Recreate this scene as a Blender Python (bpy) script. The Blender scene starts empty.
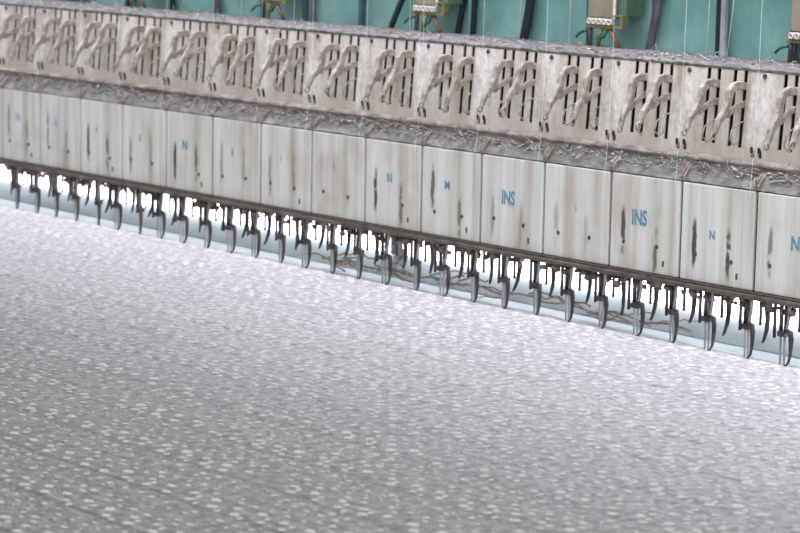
import bpy, bmesh, math, random
from mathutils import Vector, Matrix, noise
random.seed(7)
scene = bpy.context.scene
COL = scene.collection
P = 0.1005                      # pitch of the machine heads
NPAN = 16

# ------------------------------------------------------------------ helpers
class MB:
    """collects shapes and links them as ONE mesh"""
    def __init__(s):
        s.v = []; s.f = []; s.m = []
    def add(s, vs, fs, mi=0):
        b = len(s.v); s.v += [tuple(v) for v in vs]
        s.f += [tuple(i + b for i in f) for f in fs]; s.m += [mi] * len(fs)
    def box(s, x0, x1, y0, y1, z0, z1, mi=0, fn=None):
        vs = [(x, y, z) for z in (z0, z1) for y in (y0, y1) for x in (x0, x1)]
        if fn: vs = [fn(*v) for v in vs]
        s.add(vs, [(0,2,3,1),(4,5,7,6),(0,1,5,4),(2,6,7,3),(0,4,6,2),(1,3,7,5)], mi)
    def tube(s, pts, rad, n=6, mi=0, ry=1.0):
        pts = [Vector(p) for p in pts]
        if not isinstance(rad, (list, tuple)): rad = [rad] * len(pts)
        vs = []; fs = []
        t0 = (pts[1] - pts[0]).normalized()
        ref = Vector((0, 1, 0)) if abs(t0.y) < .8 else Vector((1, 0, 0))
        for i, p in enumerate(pts):
            t = (pts[min(i+1, len(pts)-1)] - pts[max(i-1, 0)]).normalized()
            a = t.cross(ref).normalized(); b = a.cross(t).normalized()
            for k in range(n):
                an = 2*math.pi*k/n
                vs.append(p + a*math.cos(an)*rad[i] + b*math.sin(an)*rad[i]*ry)
        for i in range(len(pts)-1):
            for k in range(n):
                k2 = (k+1) % n
                fs.append((i*n+k, i*n+k2, (i+1)*n+k2, (i+1)*n+k))
        fs.append(tuple(range(n))[::-1]); fs.append(tuple((len(pts)-1)*n+k for k in range(n)))
        s.add(vs, fs, mi)
    def ring(s, c, R, r, axis='x', n=14, mi=0):
        pts = []
        for k in range(n+1):
            a = 2*math.pi*k/n
            if axis == 'x': pts.append((c[0], c[1]+R*math.cos(a), c[2]+R*math.sin(a)))
            elif axis == 'y': pts.append((c[0]+R*math.cos(a), c[1], c[2]+R*math.sin(a)))
            else: pts.append((c[0]+R*math.cos(a), c[1]+R*math.sin(a), c[2]))
        vs = []; fs = []; m = 6
        for k in range(n):
            a = 2*math.pi*k/n
            for j in range(m):
                b = 2*math.pi*j/m; q = R + r*math.cos(b); h = r*math.sin(b)
                if axis == 'x': vs.append((c[0]+h, c[1]+q*math.cos(a), c[2]+q*math.sin(a)))
                elif axis == 'y': vs.append((c[0]+q*math.cos(a), c[1]+h, c[2]+q*math.sin(a)))
                else: vs.append((c[0]+q*math.cos(a), c[1]+q*math.sin(a), c[2]+h))
        for k in range(n):
            for j in range(m):
                fs.append((k*m+j, ((k+1)%n)*m+j, ((k+1)%n)*m+(j+1)%m, k*m+(j+1)%m))
        s.add(vs, fs, mi)
    def prism(s, poly, x0, x1, mi=0):
        """poly in (y,z), extruded along x"""
        n = len(poly)
        vs = [(x0, y, z) for y, z in poly] + [(x1, y, z) for y, z in poly]
        fs = [tuple(range(n)), tuple(range(2*n-1, n-1, -1))]
        fs += [(i, i+n, (i+1)%n+n, (i+1)%n) for i in range(n)]
        s.add(vs, fs, mi)
    def prism_y(s, poly, y0, y1, mi=0):
        n = len(poly)
        vs = [(x, y0, z) for x, z in poly] + [(x, y1, z) for x, z in poly]
        fs = [tuple(range(n)), tuple(range(2*n-1, n-1, -1))]
        fs += [(i, i+n, (i+1)%n+n, (i+1)%n) for i in range(n)]
        s.add(vs, fs, mi)
    def ball(s, c, r, mi=0, n=6, sc=(1,1,1), jit=0):
        vs = []; fs = []
        rings = 4
        for i in range(1, rings):
            t = math.pi*i/rings
            for k in range(n):
                a = 2*math.pi*k/n; q = r*(1+random.uniform(-jit, jit))
                vs.append((c[0]+q*sc[0]*math.sin(t)*math.cos(a), c[1]+q*sc[1]*math.sin(t)*math.sin(a), c[2]+q*sc[2]*math.cos(t)))
        top = len(vs); vs.append((c[0], c[1], c[2]+r*sc[2])); vs.append((c[0], c[1], c[2]-r*sc[2]))
        for k in range(n):
            k2 = (k+1) % n
            fs.append((top, k, k2))
            for i in range(rings-2): fs.append((i*n+k, (i+1)*n+k, (i+1)*n+k2, i*n+k2))
            fs.append(((rings-2)*n+k2, (rings-2)*n+k, top+1))
        s.add(vs, fs, mi)
    def build(s, name, mats, parent=None, smooth=False, bevel=0, seg=2, fixn=True):
        me = bpy.data.meshes.new(name)
        me.from_pydata(s.v, [], s.f)
        if not isinstance(mats, (list, tuple)): mats = [mats]
        for m in mats: me.materials.append(m)
        for p, mi in zip(me.polygons, s.m): p.material_index = mi; p.use_smooth = smooth
        if fixn:
            bm = bmesh.new(); bm.from_mesh(me)
            bmesh.ops.recalc_face_normals(bm, faces=bm.faces)
            bm.to_mesh(me); bm.free()
        me.update()
        o = bpy.data.objects.new(name, me); COL.objects.link(o)
        if parent: o.parent = parent
        if bevel:
            md = o.modifiers.new('bevel', 'BEVEL'); md.width = bevel; md.segments = seg
            md.limit_method = 'ANGLE'; md.angle_limit = math.radians(40)
        return o

def tag(o, label=None, cat=None, group=None, kind=None):
    if label: o['label'] = label
    if cat: o['category'] = cat
    if group: o['group'] = group
    if kind: o['kind'] = kind
    return o
def empty(name, loc):
    o = bpy.data.objects.new(name, None); COL.objects.link(o); o.location = loc
    o.empty_display_size = .01
    return o
def copy_tree(o, parent=None):
    c = o.copy(); COL.objects.link(c)
    if parent: c.parent = parent
    for ch in list(o.children): copy_tree(ch, c)
    return c
ORD = ['', 'second ', 'third ', 'fourth ', 'fifth ', 'sixth ', 'seventh ', 'eighth ', 'ninth ', 'tenth ', 'eleventh ',
       'twelfth ', 'thirteenth ', 'fourteenth ', 'fifteenth ', 'sixteenth ', 'seventeenth ', 'eighteenth ', 'nineteenth ',
       'twentieth ', 'twenty-first ', 'twenty-second ', 'twenty-third ', 'twenty-fourth ', 'twenty-fifth ',
       'twenty-sixth ', 'twenty-seventh ', 'twenty-eighth ', 'twenty-ninth ', 'thirtieth ', 'thirty-first ']
def from_right(i):
    return 'rightmost in the photo' if i == 0 else ORD[i] + 'from the right'
def from_near(i, n):
    """position word counted from whichever end is nearer"""
    if i == 0: return 'at the right edge'
    if i == n-1: return 'at the left edge'
    if i <= n//2: return ORD[i] + 'from the right edge'
    return ORD[n-1-i] + 'from the left edge'

# ------------------------------------------------------------------ materials
def newmat(name):
    m = bpy.data.materials.new(name); m.use_nodes = True
    nt = m.node_tree
    return m, nt, nt.nodes['Principled BSDF']
def N(nt, t, **kw):
    n = nt.nodes.new(t)
    for k, v in kw.items():
        if k.startswith('i_'): n.inputs[k[2:].replace('_', ' ')].default_value = v
        else: setattr(n, k, v)
    return n
def L(nt, a, b): nt.links.new(a, b)
def mapped(nt, scale, use='pos'):
    if use == 'pos':
        g = N(nt, 'ShaderNodeNewGeometry'); src = g.outputs['Position']
    else:
        g = N(nt, 'ShaderNodeTexCoord'); src = g.outputs['Object']
    mp = N(nt, 'ShaderNodeMapping'); mp.inputs['Scale'].default_value = scale
    L(nt, src, mp.inputs['Vector'])
    return mp.outputs['Vector']
def noise_n(nt, vec, scale=1, detail=3, rough=.55):
    n = N(nt, 'ShaderNodeTexNoise'); n.inputs['Scale'].default_value = scale
    n.inputs['Detail'].default_value = detail; n.inputs['Roughness'].default_value = rough
    L(nt, vec, n.inputs['Vector']); return n.outputs['Fac']
def ramp(nt, fac, stops):
    r = N(nt, 'ShaderNodeValToRGB'); cr = r.color_ramp
    while len(cr.elements) < len(stops): cr.elements.new(.5)
    for e, (p, c) in zip(cr.elements, stops):
        e.position = p; e.color = (c[0], c[1], c[2], 1) if len(c) == 3 else c
    L(nt, fac, r.inputs['Fac']); return r.outputs['Color']
def mix(nt, fac, a, b, mode='MIX'):
    m = N(nt, 'ShaderNodeMix', data_type='RGBA', blend_type=mode)
    if isinstance(fac, (int, float)): m.inputs['Factor'].default_value = fac
    else: L(nt, fac, m.inputs['Factor'])
    for k, s in ((6, a), (7, b)):
        if isinstance(s, tuple): m.inputs[k].default_value = (*s, 1)
        else: L(nt, s, m.inputs[k])
    return m.outputs[2]
def bump(nt, h, strength, dist, bsdf):
    b = N(nt, 'ShaderNodeBump'); b.inputs['Strength'].default_value = strength
    b.inputs['Distance'].default_value = dist
    L(nt, h, b.inputs['Height']); L(nt, b.outputs['Normal'], bsdf.inputs['Normal'])
def math_n(nt, op, a, b=None, clamp=False):
    m = N(nt, 'ShaderNodeMath', operation=op, use_clamp=clamp)
    for k, s in ((0, a), (1, b)):
        if s is None: continue
        if isinstance(s, (int, float)): m.inputs[k].default_value = s
        else: L(nt, s, m.inputs[k])
    return m.outputs[0]
def G(v): return (v, v, v)

def simple(name, c1, c2, scale=(60,60,60), rough=.6, metal=0, bmp=0, lo=.35, hi=.65):
    m, nt, b = newmat(name)
    v = mapped(nt, scale); f = noise_n(nt, v, 1, 4, .6)
    L(nt, ramp(nt, f, [(lo, c1), (hi, c2)]), b.inputs['Base Color'])
    b.inputs['Roughness'].default_value = rough; b.inputs['Metallic'].default_value = metal
    if bmp: bump(nt, f, .6, bmp, b)
    return m

# enamel of the lower covers: pale, with vertical tinted drips and rust
def enamel_mat():
    m, nt, b = newmat('stained_enamel')
    streak = noise_n(nt, mapped(nt, (48, 48, 2.0)), 1, 3, .6)
    base = ramp(nt, streak, [(.28, (.42,.34,.30)), (.38, (.56,.525,.48)), (.50, (.66,.67,.63)), (.66, (.74,.75,.735))])
    fine = noise_n(nt, mapped(nt, (240, 240, 8)), 1, 2, .5)
    base = mix(nt, .25, base, ramp(nt, fine, [(.3, G(.66)), (.7, G(1.0))]), 'MULTIPLY')
    # brown grime patches
    pn = noise_n(nt, mapped(nt, (14, 14, 9)), 1, 4, .6)
    base = mix(nt, math_n(nt, 'MULTIPLY', ramp_f(nt, pn, .52, .72), .55), base, (.42, .33, .27))
    # drips: thin, dark, in the lower half of each cover
    tc = N(nt, 'ShaderNodeTexCoord'); sp = N(nt, 'ShaderNodeSeparateXYZ'); L(nt, tc.outputs['Object'], sp.inputs[0])
    oi = N(nt, 'ShaderNodeObjectInfo')
    dn = noise_n(nt, mapped(nt, (70, 70, 45)), 1, 3, .6)
    dn2 = noise_n(nt, mapped(nt, (35, 35, 70)), 1, 3, .6)
    acc = None
    for xh, zc in ((.020, .045), (.066, .035)):
        dx = math_n(nt, 'ABSOLUTE', math_n(nt, 'SUBTRACT', math_n(nt, 'ADD', sp.outputs['X'], math_n(nt, 'MULTIPLY', math_n(nt, 'SUBTRACT', dn2, .5), .006)), xh))
        a = math_n(nt, 'SUBTRACT', 1.0, math_n(nt, 'DIVIDE', dx, .0036), True)
        dz = math_n(nt, 'ABSOLUTE', math_n(nt, 'SUBTRACT', sp.outputs['Z'], math_n(nt, 'ADD', zc-.010, math_n(nt, 'MULTIPLY', math_n(nt, 'FRACT', math_n(nt, 'MULTIPLY', oi.outputs['Random'], 7.3 if xh < .05 else 13.1)), .022))))
        c = math_n(nt, 'SUBTRACT', 1.3, math_n(nt, 'DIVIDE', dz, .022), True)
        q = math_n(nt, 'MULTIPLY', a, c)
        acc = q if acc is None else math_n(nt, 'MAXIMUM', acc, q)
    acc = math_n(nt, 'MULTIPLY', acc, math_n(nt, 'MULTIPLY', ramp_f(nt, dn, .36, .50), 3.0), True)
    acc = math_n(nt, 'MULTIPLY', acc, math_n(nt, 'ADD', math_n(nt, 'MULTIPLY', math_n(nt, 'FRACT', math_n(nt, 'MULTIPLY', oi.outputs['Random'], 31.0)), .85), .15), True)
    base = mix(nt, acc, base, (.035, .03, .025))
    # greenish broad wash under the right hand screw
    dx = math_n(nt, 'ABSOLUTE', math_n(nt, 'SUBTRACT', sp.outputs['X'], .064))
    g = math_n(nt, 'MULTIPLY', math_n(nt, 'SUBTRACT', 1.0, math_n(nt, 'DIVIDE', dx, .011), True), math_n(nt, 'MULTIPLY', ramp_f(nt, pn, .35, .6), .6))
    base = mix(nt, g, base, (.36, .34, .235))
    L(nt, base, b.inputs['Base Color'])
    b.inputs['Roughness'].default_value = .42
    bump(nt, fine, .15, .0006, b)
    return m
def ramp_f(nt, f, lo, hi):
    mr = N(nt, 'ShaderNodeMapRange'); mr.inputs['From Min'].default_value = lo; mr.inputs['From Max'].default_value = hi
    L(nt, f, mr.inputs['Value']); return mr.outputs['Result']

def plate_mat(name, c_hi, c_mid, c_lo):
    m, nt, b = newmat(name)
    f = noise_n(nt, mapped(nt, (38, 38, 12)), 1, 5, .62)
    base = ramp(nt, f, [(.32, c_lo), (.47, c_mid), (.62, c_hi)])
    f2 = noise_n(nt, mapped(nt, (260, 260, 160)), 1, 3, .7)
    base = mix(nt, .5, base, ramp(nt, f2, [(.34, (.50,.45,.39)), (.58, G(1.0))]), 'MULTIPLY')
    # grime gathered around the slots, casting cleaner on the flat left side
    tc = N(nt, 'ShaderNodeTexCoord'); so = N(nt, 'ShaderNodeSeparateXYZ'); L(nt, tc.outputs['Object'], so.inputs[0])
    gx = ramp_f(nt, math_n(nt, 'ADD', so.outputs['X'], math_n(nt, 'MULTIPLY', math_n(nt, 'SUBTRACT', f, .5), .05)), .006, .024)
    base = mix(nt, math_n(nt, 'MULTIPLY', gx, .42), base, (.42, .365, .30))
    # dusty low zone
    g = N(nt, 'ShaderNodeNewGeometry'); sp = N(nt, 'ShaderNodeSeparateXYZ'); L(nt, g.outputs['Position'], sp.inputs[0])
    z = math_n(nt, 'ADD', sp.outputs['Z'], math_n(nt, 'MULTIPLY', f, .03))
    base = mix(nt, math_n(nt, 'MULTIPLY', ramp_f(nt, z, .166, .140), .75), base, (.47, .405, .325))
    L(nt, base, b.inputs['Base Color']); b.inputs['Roughness'].default_value = .55
    bump(nt, f2, .35, .0012, b)
    return m

M = {}
M['enamel'] = enamel_mat()
M['plate'] = plate_mat('dusty_white_casting', (.70,.69,.65), (.54,.505,.45), (.34,.29,.23))
M['lever'] = simple('dusty_beige_metal', (.19,.165,.135), (.41,.365,.305), (130,130,130), .6, 0, .001)
M['dark'] = simple('slot_black', (.012,.012,.012), (.03,.028,.025), (80,80,80), .8)
M['steel'] = simple('dark_steel', (.035,.03,.028), (.11,.095,.085), (160,160,60), .4, .6, .0005)
M['bright_steel'] = simple('bright_steel', (.5,.5,.5), (.72,.72,.74), (160,160,60), .3, .9)
M['rust_rail'] = simple('rusty_rail', (.085,.065,.05), (.20,.165,.13), (45,90,90), .7, .2, .001)
M['lint_metal'] = simple('lint_covered_metal', (.115,.115,.105), (.25,.245,.225), (70,110,110), .9, 0, .004, .36, .66)
M['lint_brown'] = simple('brown_dust_metal', (.18,.155,.13), (.40,.36,.31), (60,110,110), .9, 0, .004, .36, .66)
M['lint'] = simple('grey_lint', (.22,.215,.20), (.52,.51,.49), (120,120,120), 1.0)
M['screw'] = simple('grimy_screw', (.05,.045,.035), (.15,.13,.10), (300,300,300), .5, .4)
M['blue'] = simple('blue_paint', (.07,.20,.29), (.19,.36,.44), (300,300,300), .6)
M['faint'] = simple('faded_blue_paint', (.27,.33,.45), (.38,.43,.52), (300,300,300), .6)
M['grey_mark'] = simple('grey_paint_mark', (.25,.27,.28), (.36,.38,.38), (300,300,300), .6)
M['pale'] = simple('pale_blue_enamel', (.38,.45,.48), (.47,.54,.57), (20,20,40), .6)
M['bar_purple'] = simple('dull_purple_steel', (.07,.06,.085), (.16,.14,.17), (60,60,30), .45, .3)
M['bar_black'] = simple('black_bar', (.006,.012,.018), (.02,.03,.035), (60,60,30), .45, .2)
M['bar_grey'] = simple('grey_bar', (.24,.25,.27), (.40,.41,.43), (60,60,30), .5, .1)
M['bar_teal'] = simple('dark_teal_bar', (.02,.07,.08), (.06,.13,.13), (60,60,30), .5, .1)
M['box'] = simple('brown_grey_box', (.20,.165,.12), (.28,.235,.18), (40,40,30), .6)
M['box_green'] = simple('green_side', (.07,.14,.095), (.12,.20,.14), (40,40,30), .6)
M['cream'] = simple('cream_strip', (.50,.46,.40), (.68,.63,.56), (90,90,90), .6)
M['olive'] = simple('olive_bracket', (.12,.12,.045), (.24,.23,.10), (90,90,90), .5, .2)
M['copper'] = simple('brown_bracket', (.14,.055,.025), (.27,.13,.07), (90,90,90), .5, .3)
M['green_hook'] = simple('green_hook', (.02,.09,.055), (.05,.17,.11), (90,90,90), .5, .1)
M['thread'] = simple('white_thread', (.74,.76,.75), (.86,.88,.87), (90,90,90), .6)
M['waste'] = simple('brown_waste_yarn', (.20,.165,.14), (.38,.33,.29), (90,90,90), .9)

# teal
m, nt, b = newmat('teal_enamel')
f = noise_n(nt, mapped(nt, (22, 22, 16)), 1, 4, .6)
c = ramp(nt, f, [(.3, (.125,.26,.245)), (.5, (.165,.33,.31)), (.68, (.23,.40,.375))])
f2 = noise_n(nt, mapped(nt, (200, 200, 9)), 1, 2, .5)
c = mix(nt, .3, c, ramp(nt, f2, [(.3, G(.72)), (.7, G(1.0))]), 'MULTIPLY')
L(nt, c, b.inputs['Base Color']); b.inputs['Roughness'].default_value = .4
M['teal'] = m

# fabric
m, nt, b = newmat('white_woven_cloth')
w1 = noise_n(nt, mapped(nt, (105, 105, 60)), 1, 3, .6)
w2 = noise_n(nt, mapped(nt, (300, 300, 60)), 1, 2, .6)
vb = N(nt, 'ShaderNodeTexVoronoi'); vb.inputs['Scale'].default_value = 1; L(nt, mapped(nt, (85, 130, 1)), vb.inputs['Vector'])
base = ramp(nt, w1, [(.34, (.28,.28,.272)), (.62, (.56,.56,.548))])
base = mix(nt, .6, base, ramp(nt, vb.outputs['Distance'], [(.05, G(1.0)), (.6, G(.82))]), 'MULTIPLY')
g = N(nt, 'ShaderNodeNewGeometry'); vd = N(nt, 'ShaderNodeVectorMath', operation='DISTANCE')
vd.inputs[1].default_value = (-.167, -.705, -.068); L(nt, g.outputs['Position'], vd.inputs[0])
base = mix(nt, math_n(nt, 'MULTIPLY', ramp_f(nt, vd.outputs['Value'], .017, .006), .35), base, (.42, .38, .26))
L(nt, base, b.inputs['Base Color']); b.inputs['Roughness'].default_value = .55
b.inputs['Sheen Weight'].default_value = .25; b.inputs['Sheen Roughness'].default_value = .5
hh = math_n(nt, 'ADD', math_n(nt, 'MULTIPLY', w1, 1.35), math_n(nt, 'ADD', math_n(nt, 'MULTIPLY', w2, .8), math_n(nt, 'MULTIPLY', vb.outputs['Distance'], -.6)))
spc = N(nt, 'ShaderNodeSeparateXYZ'); L(nt, g.outputs['Position'], spc.inputs[0])
gr = math_n(nt, 'ABSOLUTE', math_n(nt, 'SUBTRACT', math_n(nt, 'FRACT', math_n(nt, 'DIVIDE', math_n(nt, 'ADD', spc.outputs['Y'], 5.0+.006), .076)), .5))
gr = ramp_f(nt, gr, 0.0, .085)
hh = math_n(nt, 'ADD', hh, math_n(nt, 'MULTIPLY', gr, .9))
bump(nt, hh, .9, .0055, b)
M['cloth'] = m
m, nt, b = newmat('satin_embroidery_thread')
f = noise_n(nt, mapped(nt, (300, 900, 60)), 1, 2, .5)
L(nt, ramp(nt, f, [(.3, (.60,.60,.59)), (.7, (.76,.76,.75))]), b.inputs['Base Color'])
b.inputs['Roughness'].default_value = .42
M['satin'] = m
# lamp
m, nt, b = newmat('fluorescent_glow')
b.inputs['Base Color'].default_value = (.9,.9,.9,1)
b.inputs['Emission Color'].default_value = (.93,.915,1.0,1); b.inputs['Emission Strength'].default_value = 6.0
M['lamp'] = m

# ------------------------------------------------------------------ cloth
ZF = -0.068
def cloth():
    mb = MB()
    x0, x1, y0, y1 = -2.0, .95, -1.45, .004
    nx, ny = 150, 110
    vs = []
    for j in range(ny+1):
        for i in range(nx+1):
            x = x0+(x1-x0)*i/nx; y = y0+(y1-y0)*j/ny
            z = ZF + .0022*noise.noise(Vector((x*7, y*9, 0))) * min(1, (y1-y)*8)
            vs.append((x, y, z))
    fs = [(j*(nx+1)+i, j*(nx+1)+i+1, (j+1)*(nx+1)+i+1, (j+1)*(nx+1)+i) for j in range(ny) for i in range(nx)]
    mb.add(vs, fs, 0)
    zf = lambda x, y: ZF + .0022*noise.noise(Vector((x*7, y*9, 0))) * min(1, max(0, (y1-y)*8))
    def stitch(x, y, l, w, h, a):
        z = zf(x, y); ca, sa = math.cos(a), math.sin(a)
        q = [(-l, 0, -.0004), (-l*.55, -w, -.0004), (l*.55, -w, -.0004), (l, 0, -.0004), (l*.55, w, -.0004), (-l*.55, w, -.0004), (-l*.5, 0, h), (l*.5, 0, h)]
        mb.add([(x+px*ca-py*sa, y+px*sa+py*ca, z+pz) for px, py, pz in q],
               [(0,1,6), (1,2,7,6), (2,3,7), (3,4,7), (4,5,6,7), (5,0,6)], 1)
    BAND = .076; px = .0285
    nb = int(1.45/BAND)+1
    rj = random.Random(3)
    for bnd in range(nb):
        yb = -.012 - bnd*BAND
        for r, (dy, off, l, w, h, a, pr) in enumerate([
                (0.000, .0, .0062, .0016, .0018, .55, .95), (.013, .45, .0062, .0015, .0017, .55, .93),
                (.024, .15, .0040, .0012, .0010, -.5, .8), (.031, .7, .0044, .0013, .0011, .7, .75), (.040, .05, .0042, .0013, .0010, .2, .8),
                (.048, .3, .0040, .0012, .0010, -.3, .75), (.055, .5, .0046, .0014, .0011, .6, .75), (.064, .85, .0046, .0014, .0011, .35, .75)]):
            y = yb - dy
            if y < -1.43: continue
            x = -1.98 + off*px
            while x < .93:
                if rj.random() < pr:
                    s = rj.uniform(.62, 1.0)
                    stitch(x+rj.uniform(-.0016, .0016), y+rj.uniform(-.0016, .0016), l*s, w*s, h*s*rj.uniform(.7, 1.2), a+rj.uniform(-.15, .15))
                    if r < 2 and rj.random() < .5:
                        stitch(x+.0115, y-.004+rj.uniform(-.001, .001), l*.55, w*.7, h*.7, a+.6)
                x += px*(1 if r < 2 else .62)
    return mb.build('embroidered_cloth', [M['cloth'], M['satin']], smooth=False, fixn=False)
o = cloth()
tag(o, 'wide white embroidered cloth spread in the foreground, lit brightly along the needles', 'cloth')

# pale throat plate behind the needle line
mb = MB(); mb.box(-2.0, .95, .0045, .20, ZF-.03, ZF-.0008)
tag(mb.build('throat_plate', M['pale'], bevel=.001), 'pale blue-grey machine bed strip behind the needles at the cloth edge', 'machine bed')

# lamps behind the needles
def lamp(xa, xb, label):
    r = empty('fluorescent_lamp', ((xa+xb)/2, .064, ZF-.0008)); h = (xb-xa)/2
    mb = MB(); mb.prism([(-.024,0), (-.006,.025), (.024,.025), (.024,0)], -h, h); mb.build('lamp_base', M['pale'], r, bevel=.002)
    mb = MB(); mb.tube([(-h+.012, 0, .040), (h-.012, 0, .040)], .0148, 20); mb.build('tube', M['lamp'], r, smooth=True)
    for s in (-1, 1):
        mb = MB(); mb.box(-.006, .006, -.012, .012, .025, .054)
        e = mb.build('socket', M['lint'], r, bevel=.002); e.location = (s*(h-.006), 0, 0)
    tag(r, label, 'lamp', 'fluorescent tubes glowing behind the needles')
lamp(-.600, .80, 'glowing white tube lamp behind the needles, right of the two')
lamp(-2.0, -.603, 'glowing white tube lamp behind the needles, left of the two, farther away')

# ------------------------------------------------------------------ needle rail under the covers
XA, XB = -1.62, .30
mb = MB()
mb.prism([(-.0075,0), (-.0085,-.0035), (-.0065,-.0075), (.030,-.0075), (.030,0)], XA, XB)
mb.build('needle_rail', M['rust_rail'], bevel=.0008)
rail = bpy.data.objects['needle_rail']
tag(rail, 'long rusty brown rail running under the white cover panels above the needles', 'rail')
mb = MB(); mb.box(XA, XB, -.0079, .0, -.0016, .0004)
mb.build('edge_strip', M['steel'], rail)
rr = random.Random(11)
mb = MB()
for i in range(340):
    x = rr.uniform(XA, XB)
    mb.ball((x, rr.uniform(-.006, .010), -.0080-rr.uniform(0, .0085)), rr.uniform(.0018, .0042), jit=.35, sc=(1.5, 1, 1))
q = mb.build('dust_clots', M['rust_rail'], rail, smooth=True); q['kind'] = 'stuff'

# ------------------------------------------------------------------ cover panels
def text_mesh(body, size, sx, mat, parent, loc):
    cu = bpy.data.curves.new('txt', 'FONT'); cu.body = body; cu.size = size
    cu.extrude = .0002; cu.offset = size*.030; cu.align_x = 'CENTER'; cu.align_y = 'CENTER'
    to = bpy.data.objects.new('txt', cu); COL.objects.link(to)
    dg = bpy.context.evaluated_depsgraph_get()
    me = bpy.data.meshes.new_from_object(to.evaluated_get(dg))
    bpy.data.objects.remove(to)
    rot = Matrix.Rotation(math.pi/2, 4, 'X') @ Matrix.Diagonal((sx, 1, 1, 1))
    me.transform(rot); me.materials.clear(); me.materials.append(mat)
    o = bpy.data.objects.new('lettering', me); COL.objects.link(o); o.parent = parent; o.location = loc
    return o
HP = .1015
LET = {-1: ('N', .020, .75, 'blue', .052, .0545), 0: ('N', .0125, .85, 'blue', .044, .0505), 1: ('INS', .0225, .66, 'blue', .043, .0565),
       2: ('I', .010, .8, 'grey_mark', .050, .057), 3: ('INS', .0215, .66, 'blue', .045, .056), 4: ('M', .0135, .9, 'blue', .045, .0600),
       5: ('N', .0150, .8, 'blue', .045, .0585), 6: ('I', .015, 1.0, 'faint', .043, .062), 7: ('I', .010, 1.0, 'grey_mark', .041, .062),
       8: ('I', .014, 1.6, 'grey_mark', .043, .060), 9: ('N', .0165, .9, 'blue', .042, .060), 10: ('I', .012, 1.6, 'grey_mark', .042, .060),
       11: ('I', .011, 1.6, 'grey_mark', .040, .062), 12: ('N', .0145, .85, 'faint', .042, .063), 13: ('N', .016, .9, 'faint', .044, .063)}
DESC = {-1: 'white cover panel with large blue letter N, cut by the right edge', 0: 'white cover panel with a small blue N, second from the right edge',
        1: 'white cover panel with blue letters INS, nearer of the two so lettered',
        2: 'white cover panel with one faint grey tick, between the two INS panels', 3: 'white cover panel with blue letters INS, farther of the two so lettered',
        4: 'white cover panel with small blue letter M, left of the farther INS panel',
        5: 'white cover panel with blurred blue letter N, just left of the M panel',
        6: 'white cover panel with faint lilac stroke, seventh from the left edge counting back from the M',
        }
for i in range(-1, 15):
    r = empty('cover_panel', (-P*(i+1), 0, 0))
    g = .0017
    mb = MB(); w = P
    mb.box(g, w-g, 0, .0045, .0006, HP)
    mb.build('panel_body', M['enamel'], r, bevel=.0012, seg=2)
    rr = random.Random(i+50)
    for xs_, zs_ in ((.0225+rr.uniform(-.002,.002), .029+rr.uniform(-.002,.003)), (.0705+rr.uniform(-.002,.002), .028+rr.uniform(-.003,.002))):
        mb = MB()
        poly = [(.0019*math.cos(a*math.pi/5), .0025*math.sin(a*math.pi/5)) for a in range(10)]
        mb.prism_y(poly, -.0012, .002)
        s = mb.build('screw', M['screw'], r, bevel=.0005); s.location = (xs_, 0, zs_)
    if i % 2 == 1 or i == 4 or i == 0:
        mb = MB(); mb.box(-.0013, .0013, -.0006, .001, -.0032, .0032)
        s = mb.build('latch_slot', M['screw'], r, bevel=.0004); s.location = (.0785, 0, .0125)
    if i in LET:
        b_, sz, sx, mt, lx, lz = LET[i]
        text_mesh(b_, sz*1.0, sx, M[mt], r, (lx, -.0001, lz))
    n = i+1
    if i in DESC and i < 6: lab = DESC[i]
    elif i == 6: lab = 'white cover panel with a faint lilac stroke, eighth from the right edge'
    elif i == 9: lab = 'white cover panel with a blue blurred letter, fifth from the left edge'
    else: lab = {7: 'drip-stained white cover panel, seventh from the left edge', 8: 'white cover panel with a dark smudge mark, sixth from the left edge',
                 10: 'drip-stained white cover panel, fourth full one from the left edge', 11: 'drip-stained white cover panel, third full one from the left edge',
                 12: 'white cover panel with faded bluish letter, second full one from the left edge',
                 13: 'white cover panel with faded bluish letter, leftmost of the full ones',
                 14: 'sliver of a white cover panel cut by the left edge of the photo'}[i]
    tag(r, lab, 'panel', 'white cover panels in a row above the needles')

mb = MB(); mb.box(XA, XB, .0135, .040, .0006, HP-.001)  # black backing added behind the covers so their gaps look deeply shaded
tag(mb.build('gap_shade_backing', M['dark']), 'black backing added for the shade in the narrow gaps between the white cover panels', 'beam')
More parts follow.
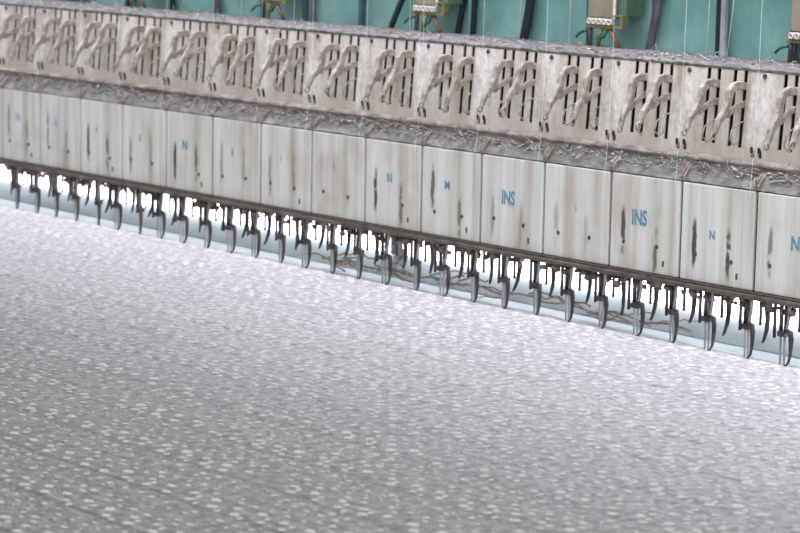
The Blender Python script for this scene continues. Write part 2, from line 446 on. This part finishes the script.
# ------------------------------------------------------------------ lint ledge between covers and guide plates
def lumpy_strip(name, prof, x0, x1, nx, amp, freq, mat, parent=None, sub=5, seed=0):
    """prof: (y,z) open polyline, front to back; surface gets dusty relief"""
    pts = []
    for a, b_ in zip(prof[:-1], prof[1:]):
        for k in range(sub): pts.append((a[0]+(b_[0]-a[0])*k/sub, a[1]+(b_[1]-a[1])*k/sub))
    pts.append(prof[-1]); m_ = len(pts)
    mb = MB(); vs = []
    for i in range(nx+1):
        x = x0+(x1-x0)*i/nx
        for j, (y, z) in enumerate(pts):
            e = 0 if j in (0, m_-1) else 1
            d = amp*e*(noise.noise(Vector((x*freq+seed, y*freq, z*freq))) + .6*noise.noise(Vector((x*freq*2.7+seed, y*freq*2.7, z*freq*2.7))))
            vs.append((x, y-d*.6, z+d*.8))
    base = len(vs)
    fs = [(i*m_+j, (i+1)*m_+j, (i+1)*m_+j+1, i*m_+j+1) for i in range(nx) for j in range(m_-1)]
    # closed underside
    yb = prof[-1][0]; zb = prof[0][1]-.002
    for i in range(nx+1): vs.append((x0+(x1-x0)*i/nx, yb, zb))
    for i in range(nx):
        fs.append((i*m_+m_-1, (i+1)*m_+m_-1, base+i+1, base+i)); fs.append((i*m_, base+i, base+i+1, (i+1)*m_))
    fs.append(tuple(range(m_))+(base,)); fs.append(tuple(nx*m_+j for j in range(m_))[::-1]+(base+nx,))
    mb.add(vs, fs)
    return mb.build(name, mat, parent, smooth=True)
ledge = lumpy_strip('lower_ledge', [(.0005,HP+.001), (.004,HP+.0045), (.0125,HP+.014), (.0150,HP+.0215), (.030,HP+.0222)], XA, XB, 900, .0012, 90, M['lint_metal'])
tag(ledge, 'long grey ledge caked with lint between the cover panels and the slotted plates', 'ledge')
def lint(parent, n, y0, y1, zfun, seed, name='lint', mat='lint', xs_=(XA, .12)):
    rr = random.Random(seed); mb = MB()
    for i in range(n):
        x = rr.uniform(*xs_); t = rr.random(); y = y0+(y1-y0)*t; z = zfun(t)
        if rr.random() < .35:
            mb.ball((x, y, z), rr.uniform(.0008, .0021), jit=.4, sc=(1.4, 1, .8))
        else:
            p = Vector((x, y, z)); pts = [p.copy()]
            d = Vector((rr.uniform(-1,1), rr.uniform(-.6,.3), rr.uniform(-.3,.5)))
            for k in range(5):
                d += Vector((rr.uniform(-.8,.8), rr.uniform(-.4,.4), rr.uniform(-.6,.45))); p = p + d.normalized()*rr.uniform(.0018, .0034)
                pts.append(p.copy())
            mb.tube(pts, rr.uniform(.00025, .0006), 4)
    q = mb.build(name, M[mat], parent, smooth=True); q['kind'] = 'stuff'
    return q
lint(ledge, 750, .0075, .0150, lambda t: HP+.0092+t*.0115, 5)
lint(ledge, 450, .0085, .0145, lambda t: HP+.0110+t*.0100, 8, 'brown_dust', 'waste')
rr = random.Random(21)
for i in range(0, 15):
    mb = MB()
    mb.prism([(-.0012,-.004), (-.0024,.002), (.004,.010), (.012,.0165), (.012,.006), (.003,-.004)], -.0055, -.0015)
    mb.prism([(-.0012,-.004), (-.0024,.002), (.004,.010), (.012,.0165), (.012,.006), (.003,-.004)], .0015, .0055)
    mb.ring((0, -.0005, .006), .003, .0007, 'y')
    s = mb.build('guide_clip', M['lint_brown'], ledge, smooth=False, bevel=.0006)
    s.location = (-P*i+rr.uniform(-.0015, .0015), .0015, HP+.004); s.scale = (.62, .8, .8)
mb = MB()
for i in range(70):
    x = rr.uniform(XA, .1); mb.ball((x, .0075+rr.uniform(0,.006), HP+.0105+rr.uniform(0,.007)), rr.uniform(.0006,.0013))
q = mb.build('bright_bead', M['bright_steel'], ledge, smooth=True); q['kind'] = 'stuff'

# ------------------------------------------------------------------ slotted guide plates
PP = .1010; ZB, ZT = .1225, .2190
def lean(x, y, z): return (x, y+.016+.08*(z-.1225), z)
def make_plate():
    r = empty('slotted_plate', (0, 0, 0))
    # local x: 0 = eyelet mark, plate spans -.018 .. .083
    a, b_ = -.0180, PP-.0180-.00005
    slots = [(.0270, .1435), (.0405, .1425), (.0620, .1415), (.0760, .1405)]
    sw = .0050
    mb = MB(); x = a; T = .0014
    def bx(x0, x1, z0, z1, y0=0, y1=T): mb.box(x0, x1, y0, y1, z0, z1, fn=lean)
    bx(a, b_, ZB, .1400)
    for sx, sb in slots:
        # slots lean with the casting: top is shifted to the right
        bx(x, sx, .1400, ZT); bx(sx, sx+sw, .1400, sb); x = sx+sw
    bx(x, b_, .1400, ZT)
    mb.build('plate_body', M['plate'], r)
    mb = MB(); mb.box(a+.003, b_-.003, .0105, .0115, .1400, ZT-.001, fn=lean); mb.build('slot_shade_sheet', M['dark'], r)  # black sheet stands in for the shade inside the slots
    # eyelet pair
    for s in (-1, 1):
        mb = MB(); poly = []
        for k in range(12):
            t = 2*math.pi*k/12; u_, v_ = .0024*math.cos(t), .0056*math.sin(t)
            poly.append((u_*1.0-v_*.28, v_))
        mb.prism_y(poly, -.0007, .0006)
        e = mb.build('eyelet', M['dark'], r, smooth=False); e.location = (s*.0048, .0172, .1380)
        mb = MB(); mb.ball((0, 0, 0), .0012, sc=(1, .5, 1.4)); k_ = mb.build('eyelet_pin', M['lever'], e, smooth=True); k_.location = (-.001, -.0009, -.0022)
    # bolt near the top edge
    for bxx in (.003,):
        mb = MB(); mb.prism_y([(.0024*math.cos(k*math.pi/4), .0028*math.sin(k*math.pi/4)) for k in range(8)], -.0022, .001)
        e = mb.build('bolt', M['screw'], r, bevel=.0005); e.location = (bxx, .0236, .2150)
    # take-up levers
    for j, (sx, sc) in enumerate(((.0405, 1.0), (.0760, .96))):
        def sp(pts): return [(y*sc, z) for y, z in pts]
        mb = MB()
        mb.prism(sp([(.006,.001), (-.010,.003), (-.0205,.001), (-.0265,-.0065), (-.0290,-.018), (-.0345,-.0275), (-.0415,-.036), (-.0460,-.050),
                     (-.0425,-.0505), (-.0375,-.0405), (-.0300,-.0335), (-.0240,-.0270), (-.0215,-.0180), (-.0195,-.0095), (-.014,-.0055), (.006,-.0065)]), -.0032, .0032)
        l_ = mb.build('take_up_lever', M['lever'], r, bevel=.0011, seg=2)
        l_.location = (sx+.0018, .0230, .2055)
        mb = MB(); mb.ring((0, 0, 0), .0032, .0011, 'x'); e = mb.build('lever_eye', M['lever'], l_, smooth=True); e.location = (0, -.0455*sc, -.0525)
        mb = MB()
        mb.prism(sp([(.005,-.016), (-.010,-.0185), (-.0225,-.0265), (-.0290,-.0325), (-.0245,-.0345), (-.0150,-.0280), (-.0060,-.0245), (.005,-.0240)]), -.0016, .0016)
        mb.build('lever_brace', M['lever'], l_, bevel=.0008)
        # thin spring wire hanging beside the arm
        mb = MB()
        pts = [(.004, .004, -.036), (.003, -.010, -.040), (.002, -.018, -.046), (.001, -.019, -.056), (.001, -.012, -.062), (.001, -.006, -.058), (.0015, -.006, -.050)]
        mb.tube(pts, .0008, 6)
        mb.build('spring_wire', M['lever'], l_, smooth=True)
    # drifted dust on the casting foot
    return r
proto = make_plate()
for k in range(0, 15):
    r = proto if k == 0 else copy_tree(proto)
    r.location = (-.0175-PP*k, 0, 0)
    if k >= 0:
        rr = random.Random(k)
        for ch in r.children:
            if ch.name.startswith('take_up_lever'):
                ch.rotation_euler = (rr.uniform(-.09, .09), 0, rr.uniform(-.03, .03)); ch.scale.y = rr.uniform(.93, 1.05)
    tag(r, 'white slotted casting with two beige levers, ' + from_near(k, 15), 'machine plate', 'slotted thread plates in the upper row')
# dust lying on the plates' feet and levers is its own stuff, lying along the joint
j = lumpy_strip('plate_foot_moulding', [(.0140,.1242), (.0128,.1260), (.0150,.1298), (.0160,.1302)], XA, XB, 500, .0008, 90, M['lint_brown'], sub=3, seed=4)
tag(j, 'narrow brown dust-caked moulding along the foot of the slotted plates', 'moulding')

# ------------------------------------------------------------------ upper ledge
up = lumpy_strip('upper_ledge', [(.0235,.2188), (.0226,.2218), (.0280,.2245), (.060,.2256), (.100,.2254)], XA, XB, 700, .0020, 95, M['lint_metal'], seed=9)
tag(up, 'long grey lint-covered ledge along the top of the slotted plates', 'ledge')
lint(up, 500, .0225, .060, lambda t: .2212+min(t*3, 1)*.0045, 15)
lint(up, 250, .0225, .040, lambda t: .2202+min(t*3, 1)*.0052, 18, 'brown_dust', 'waste')

# ------------------------------------------------------------------ back: teal guards, bars, boxes, threads
XT = -.1625
for k in range(-1, 12):
    x1 = XT - .1*k; x0 = x1-.1
    r = empty('teal_guard', (x0, .125, .20))
    mb = MB(); mb.box(.0035, .0965, 0, .003, .0, .26)
    mb.build('sheet', M['teal'], r, bevel=.001)
    mb = MB(); mb.box(.0035, .0085, -.005, .0, .0, .26)
    mb.build('folded_edge', M['teal'], r, bevel=.001)
    tag(r, 'teal sheet panel above the upper ledge, ' + from_near(k+1, 13), 'panel', 'teal sheet panels along the machine back')
mb = MB(); mb.box(-1.78, .12, .1305, .150, .20, .46)
tag(mb.build('machine_beam', M['bar_teal']), 'dark green machine beam showing in the gaps between the teal sheets', 'beam')

def bar(x_bot, x_top, w, mat, label, y=.112, z0=.2235, grp='bars rising behind the upper ledge', strip=None, name='lever_bar'):
    # straight bar continued up along its own slant
    sl = (x_top-x_bot)/.05
    h = .20
    mb = MB()
    mb.prism_y([(-w/2, 0), (w/2, 0), (w/2+sl*h, h), (-w/2+sl*h, h)], 0, .006)
    o = mb.build(name, mat, bevel=.0006); o.location = (x_bot, y, z0)
    if strip:
        mb = MB(); mb.prism_y([(w/2+.0005, 0), (w/2+.007, 0), (w/2+.007+sl*h, h), (w/2+.0005+sl*h, h)], 0, .005)
        mb.build('side_strip', strip, o, bevel=.0005)
    tag(o, label, 'bar', grp)
bar(-.1575, -.1575, .0060, M['bar_black'], 'upright black bar with a grey strip, nearest the right between teal sheets', strip=M['bar_grey'])
bar(-.2575, -.2475, .0085, M['bar_purple'], 'slanting purplish grey bar right of the large brown box', strip=None)
bar(-.4560, -.4450, .0100, M['bar_black'], 'thick slanting black bar left of the large brown box')
bar(-.5435, -.5400, .0050, M['bar_black'], 'thin dark bar, right leg of the narrow V right of the second box')
bar(-.5700, -.5580, .0055, M['bar_black'], 'thin dark bar, left leg of the narrow V right of the second box')
bar(-.6925, -.6640, .0060, M['bar_black'], 'strongly slanting black bar left of the second box')
bar(-.7480, -.7450, .0060, M['bar_teal'], 'dark upright bar between the second and third boxes, middle of the teal gap')
bar(-.8440, -.8430, .0050, M['bar_purple'], 'thin purplish bar just right of the third box, right one of the pair')
bar(-.8605, -.8600, .0060, M['bar_teal'], 'thin dark green bar just right of the third box, left one of the pair')
bar(-1.0480, -1.0450, .0090, M['bar_purple'], 'purplish dark bar left of the third box')
bar(-1.1500, -1.1460, .0060, M['bar_black'], 'dark bar in the far left teal strip, right of the fourth box')
bar(-1.2500, -1.2440, .0080, M['bar_black'], 'dark bar in the far left teal strip, left of the fourth box')
bar(-.0560, -.0540, .0070, M['bar_purple'], 'dark purple bar at the right edge beside the cut-off box')

def tension_box(xc):
    r = empty('tension_box', (xc, .082, .2325)); z0 = .0210
    mb = MB(); mb.box(-.0255, .0155, 0, .028, z0+.004, .17); mb.build('box_body', M['box'], r, bevel=.0015)
    mb = MB(); mb.box(.0160, .0285, .003, .028, z0+.006, .17); mb.build('side_cover', M['box_green'], r, bevel=.001)
    mb = MB(); mb.box(.0125, .0165, -.0015, .000, z0+.004, .17); mb.build('cream_edge', M['cream'], r)
    # comb of cream rings on a strip
    mb = MB(); mb.box(-.0245, .0135, -.004, .0, z0-.0035, z0+.0035)
    c_ = mb.build('comb_strip', M['cream'], r, bevel=.001)
    for q in range(5):
        mb = MB(); mb.ring((0, 0, 0), .0026, .0009, 'y'); e = mb.build('comb_ring', M['cream'], c_, smooth=True); e.location = (-.020+q*.0078, -.0052, z0)
    # olive bracket frame
    mb = MB()
    mb.box(-.0275, .0285, -.003, .006, z0-.0075, z0-.0040)
    mb.box(.0245, .0290, -.003, .006, z0-.0040, z0+.0060)
    mb.box(.0140, .0290, -.003, .006, z0+.0060, z0+.0085)
    mb.build('bracket', M['olive'], r, bevel=.0006)
    for pts, mt, w in (([(-.028,.006,.022), (-.029,.006,-.0065)], 'bar_purple', .0028), ([(-.004,0,.0135), (-.008,0,.006), (-.010,0,-.0065)], 'olive', .0026),
                       ([(.0045,0,.0135), (-.002,0,.004), (-.012,0,.002)], 'green_hook', .0020), ([(.008,0,.0135), (.013,0,.006), (.0215,0,-.0065)], 'copper', .0024)):
        mb = MB(); mb.tube(pts, w, 6); mb.build('leg', M[mt], r, smooth=True)
    mb = MB(); mb.tube([(-.028,0,.010), (-.034,0,.009), (-.040,0,.006), (-.044,0,.002)], .0018, 6); mb.build('hook', M['green_hook'], r, smooth=True)
    return r
box0 = tension_box(-.2950)
boxes = [(-.2950, 'brown-grey box on olive bracket legs, biggest fully seen, above the upper ledge'),
         (-.5850, 'brown-grey box on bracket legs, left of the biggest full box'),
         (-.8850, 'box with only its brown bracket legs in view above the upper ledge'),
         (-1.190, 'box bracket barely in view at the far left of the top edge'),
         (-.0080, 'brown box cut by the right edge of the photo above the ledge')]
for i, (x, lab) in enumerate(boxes):
    r = box0 if i == 0 else copy_tree(box0)
    r.location.x = x; tag(r, lab, 'box', 'boxes on bracket legs above the ledge')

# threads: drop from above, pass the ledge, run down the plates to the cover seams
def thread(x, xt, long, label, y=.052, r_=.00034):
    mb = MB()
    pts = [(xt, y+.004, .43), (x, y, .2270)]
    if long:
        pts = [(xt, .021, .43), (x, .0190, .227), (x-.0005, .0195, .214), (x+.0010, .0140, .1400), (x+.0035, .0105, .1250), (x+.0130, -.0018, HP+.002), (x+.0125, -.0010, HP-.035)]
    mb.tube(pts, r_, 5); o = mb.build('white_thread', M['thread'], smooth=True)
    tag(o, label, 'thread', 'white threads running down to the machine')
for k in range(0, 14):
    x = -.0175-PP*k
    xt = x+.002*math.sin(k*2.3)
    thread(x-.002, xt-.002, True, 'fine white thread down over the slotted plate ' + from_near(k, 15) , y=.050, r_=.00017)
for n_, (xb, xt2, lab) in enumerate([(-.1262, -.1235, 'upright white thread just left of the upright black bar on the right'),
                   (-.9235, -.9225, 'white thread left of the third box, over the teal sheet'),
                   (-.098, -.078, 'slanting white thread beside the upright black bar on the right'),
                   (-.3285, -.3270, 'white thread in front of the teal sheet just left of the large box'),
                   (-.4085, -.3990, 'white thread right beside the thick slanting black bar, on its left'),
                   (-.5950, -.5950, 'short white thread right in front of the second box'),
                   (-.8150, -.8120, 'white thread right of the third box brackets')]):
    thread(xb, xt2, False, lab, y=.060, r_=.0005)

# ------------------------------------------------------------------ needle units
def make_unit():
    r = empty('needle_unit', (0, 0, ZF))
    H = .068
    # three dark needle bars down from the rail to the clamp
    for dx, zb, w in ((-.0200, .026, .0017), (-.0122, .033, .0022), (-.0066, .033, .0020), (.0100, .036, .0016)):
        mb = MB(); mb.tube([(dx, .004, H-.006), (dx, .004, zb)], w, 8); mb.build('needle_bar', M['steel'], r, smooth=True)
    mb = MB(); mb.box(-.0140, -.0045, -.001, .009, .029, .0345); mb.build('clamp', M['steel'], r, bevel=.001)
    for dx in (-.0118, -.0068):
        mb = MB(); mb.tube([(dx, .004, .030), (dx, .004, .010), (dx, .004, -.001)], [.0015, .0013, .0006], 8)
        mb.build('needle', M['bar_grey'], r, smooth=True)
    # curved tapering presser finger
    mb = MB()
    cl = [(-.0045, .0335, .0018), (-.0010, .0360, .0028), (.0025, .0345, .0038), (.0036, .0280, .0038), (.0036, .0200, .0031), (.0030, .0120, .0025), (.0016, .0050, .0019), (-.0012, .0008, .0012), (-.0045, .0006, .0007)]
    mb.tube([(x, 0, z) for x, z, _ in cl], [w*.78 for *_, w in cl], 8, ry=.8)
    mb.build('presser_finger', M['steel'], r, smooth=True)
    mb = MB(); mb.tube([(-.0015, .002, H-.006), (-.0010, .0015, .050), (-.0022, 0, .037)], .0016, 7); mb.build('finger_stem', M['bar_grey'], r, smooth=True)
    return r
def make_hook():
    r = empty('thread_hook', (0, 0, ZF+.057))
    mb = MB()
    cl = [(.0010, -.0005, .0036), (.0022, -.008, .0034), (.0024, -.017, .0030), (.0010, -.027, .0025), (-.0020, -.036, .0019), (-.0040, -.0395, .0012)]
    mb.tube([(x, .010, z) for x, z, _ in cl], [w*.95 for *_, w in cl], 8, ry=.8)
    mb.build('hook_arm', M['steel'], r, smooth=True)
    mb = MB(); mb.box(-.0035, .0050, .005, .016, -.0045, .0005); mb.build('hook_clamp', M['rust_rail'], r, bevel=.001)
    return r
u0 = make_unit(); h0 = make_hook()
NU = 29
rr = random.Random(33)
def unit_words(i):
    if i == 0: return 'rightmost in the photo'
    if i == NU-1: return 'leftmost in the photo'
    return ORD[i] + 'from the right' if i <= 14 else ORD[NU-1-i] + 'from the left'
for k in range(NU):
    x = .0520 - .0503*k
    u = u0 if k == 0 else copy_tree(u0)
    u.location = (x+rr.uniform(-.0018, .0018), -.005, ZF+.0002); u.rotation_euler.z = rr.uniform(-.22, .22)
    tag(u, 'dark needle pair with curved presser finger, ' + unit_words(k), 'needle unit', 'needle units along the cloth edge')
    h = h0 if k == 0 else copy_tree(h0)
    h.location = (x-.0450+rr.uniform(-.003, .003), .002, ZF+.0570); h.rotation_euler = (0, rr.uniform(-.10, .10), rr.uniform(-.4, .4))
    h.scale.z = rr.uniform(.85, 1.08)
    tag(h, 'dark curved hook hanging from the rusty rail before the lamp, ' + unit_words(k), 'hook', 'hooks hanging between the needle units')

# waste yarn snagged behind the needles
mb = MB(); rr = random.Random(5)
for s in range(34):
    x = rr.uniform(-.72, -.12); p = Vector((x, .022+rr.uniform(-.004, .006), -.056+rr.uniform(-.007, .006))); pts = [p.copy()]
    for k in range(8):
        p = p + Vector((rr.uniform(.003, .011), rr.uniform(-.002, .002), rr.uniform(-.0035, .0035))); p.z = max(min(p.z, -.043), -.066); pts.append(p.copy())
    mb.tube(pts, rr.uniform(.0005, .0012), 5)
mb.tube([(-.74+i*.02, .022+.002*math.sin(i), -.056+.0025*math.sin(i*1.7)) for i in range(33)], .0011, 6)
tag(mb.build('waste_yarn', M['waste'], smooth=True), 'tangled brownish waste yarn snagged behind the needles in front of the lamp', 'yarn', kind='stuff')

# ------------------------------------------------------------------ light
w = bpy.data.worlds.new('world'); scene.world = w; w.use_nodes = True
bg = w.node_tree.nodes['Background']; bg.inputs['Color'].default_value = (.93, .97, 1.0, 1); bg.inputs['Strength'].default_value = .30
def area(name, loc, target, sx, sy, power, col):
    l = bpy.data.lights.new(name, 'AREA'); l.shape = 'RECTANGLE'; l.size = sx; l.size_y = sy; l.energy = power; l.color = col
    o = bpy.data.objects.new(name, l); COL.objects.link(o); o.location = loc
    o.rotation_euler = (Vector(target)-Vector(loc)).to_track_quat('-Z', 'Y').to_euler()
    return o
area('hall_window_light', (2.0, -3.4, 1.5), (-.2, 0, .1), 3.2, 1.6, 82, (1.0, .985, .95))
fill = area('added_cloth_fill', (-.6, -.06, .50), (-.6, -.10, 0), 4.4, .06, 12.5, (.84, .835, 1.0)); fill.data.spread = math.radians(110)  # added lamp out of view, brightens the cloth near the needles
area('ceiling_light', (-.6, -1.2, 3.2), (-.6, -.1, 0), 4.0, 1.6, 12, (.97, .985, 1.0))

# ------------------------------------------------------------------ camera
cam = bpy.data.cameras.new('camera'); co = bpy.data.objects.new('camera', cam); COL.objects.link(co)
yaw, pit, roll = .8464, .1567, .0178
fw = Vector((-math.sin(yaw)*math.cos(pit), math.cos(yaw)*math.cos(pit), -math.sin(pit)))
r_ = fw.cross(Vector((0, 0, 1))).normalized(); u_ = r_.cross(fw)
r2 = r_*math.cos(roll)+u_*math.sin(roll); u2 = -r_*math.sin(roll)+u_*math.cos(roll)
mat = Matrix((r2, u2, -fw)).transposed().to_4x4(); mat.translation = Vector((1.5509, -1.8474, .3963))
co.matrix_world = mat
cam.sensor_width = 36; cam.lens = 2400/800*36; cam.clip_start = .05
cam.dof.use_dof = True; cam.dof.focus_distance = 2.35; cam.dof.aperture_fstop = 13
scene.camera = co
scene.view_settings.view_transform = 'Standard'; scene.view_settings.look = 'None'
scene.view_settings.exposure = 0; scene.view_settings.gamma = 1; scene.view_settings.use_curve_mapping = False
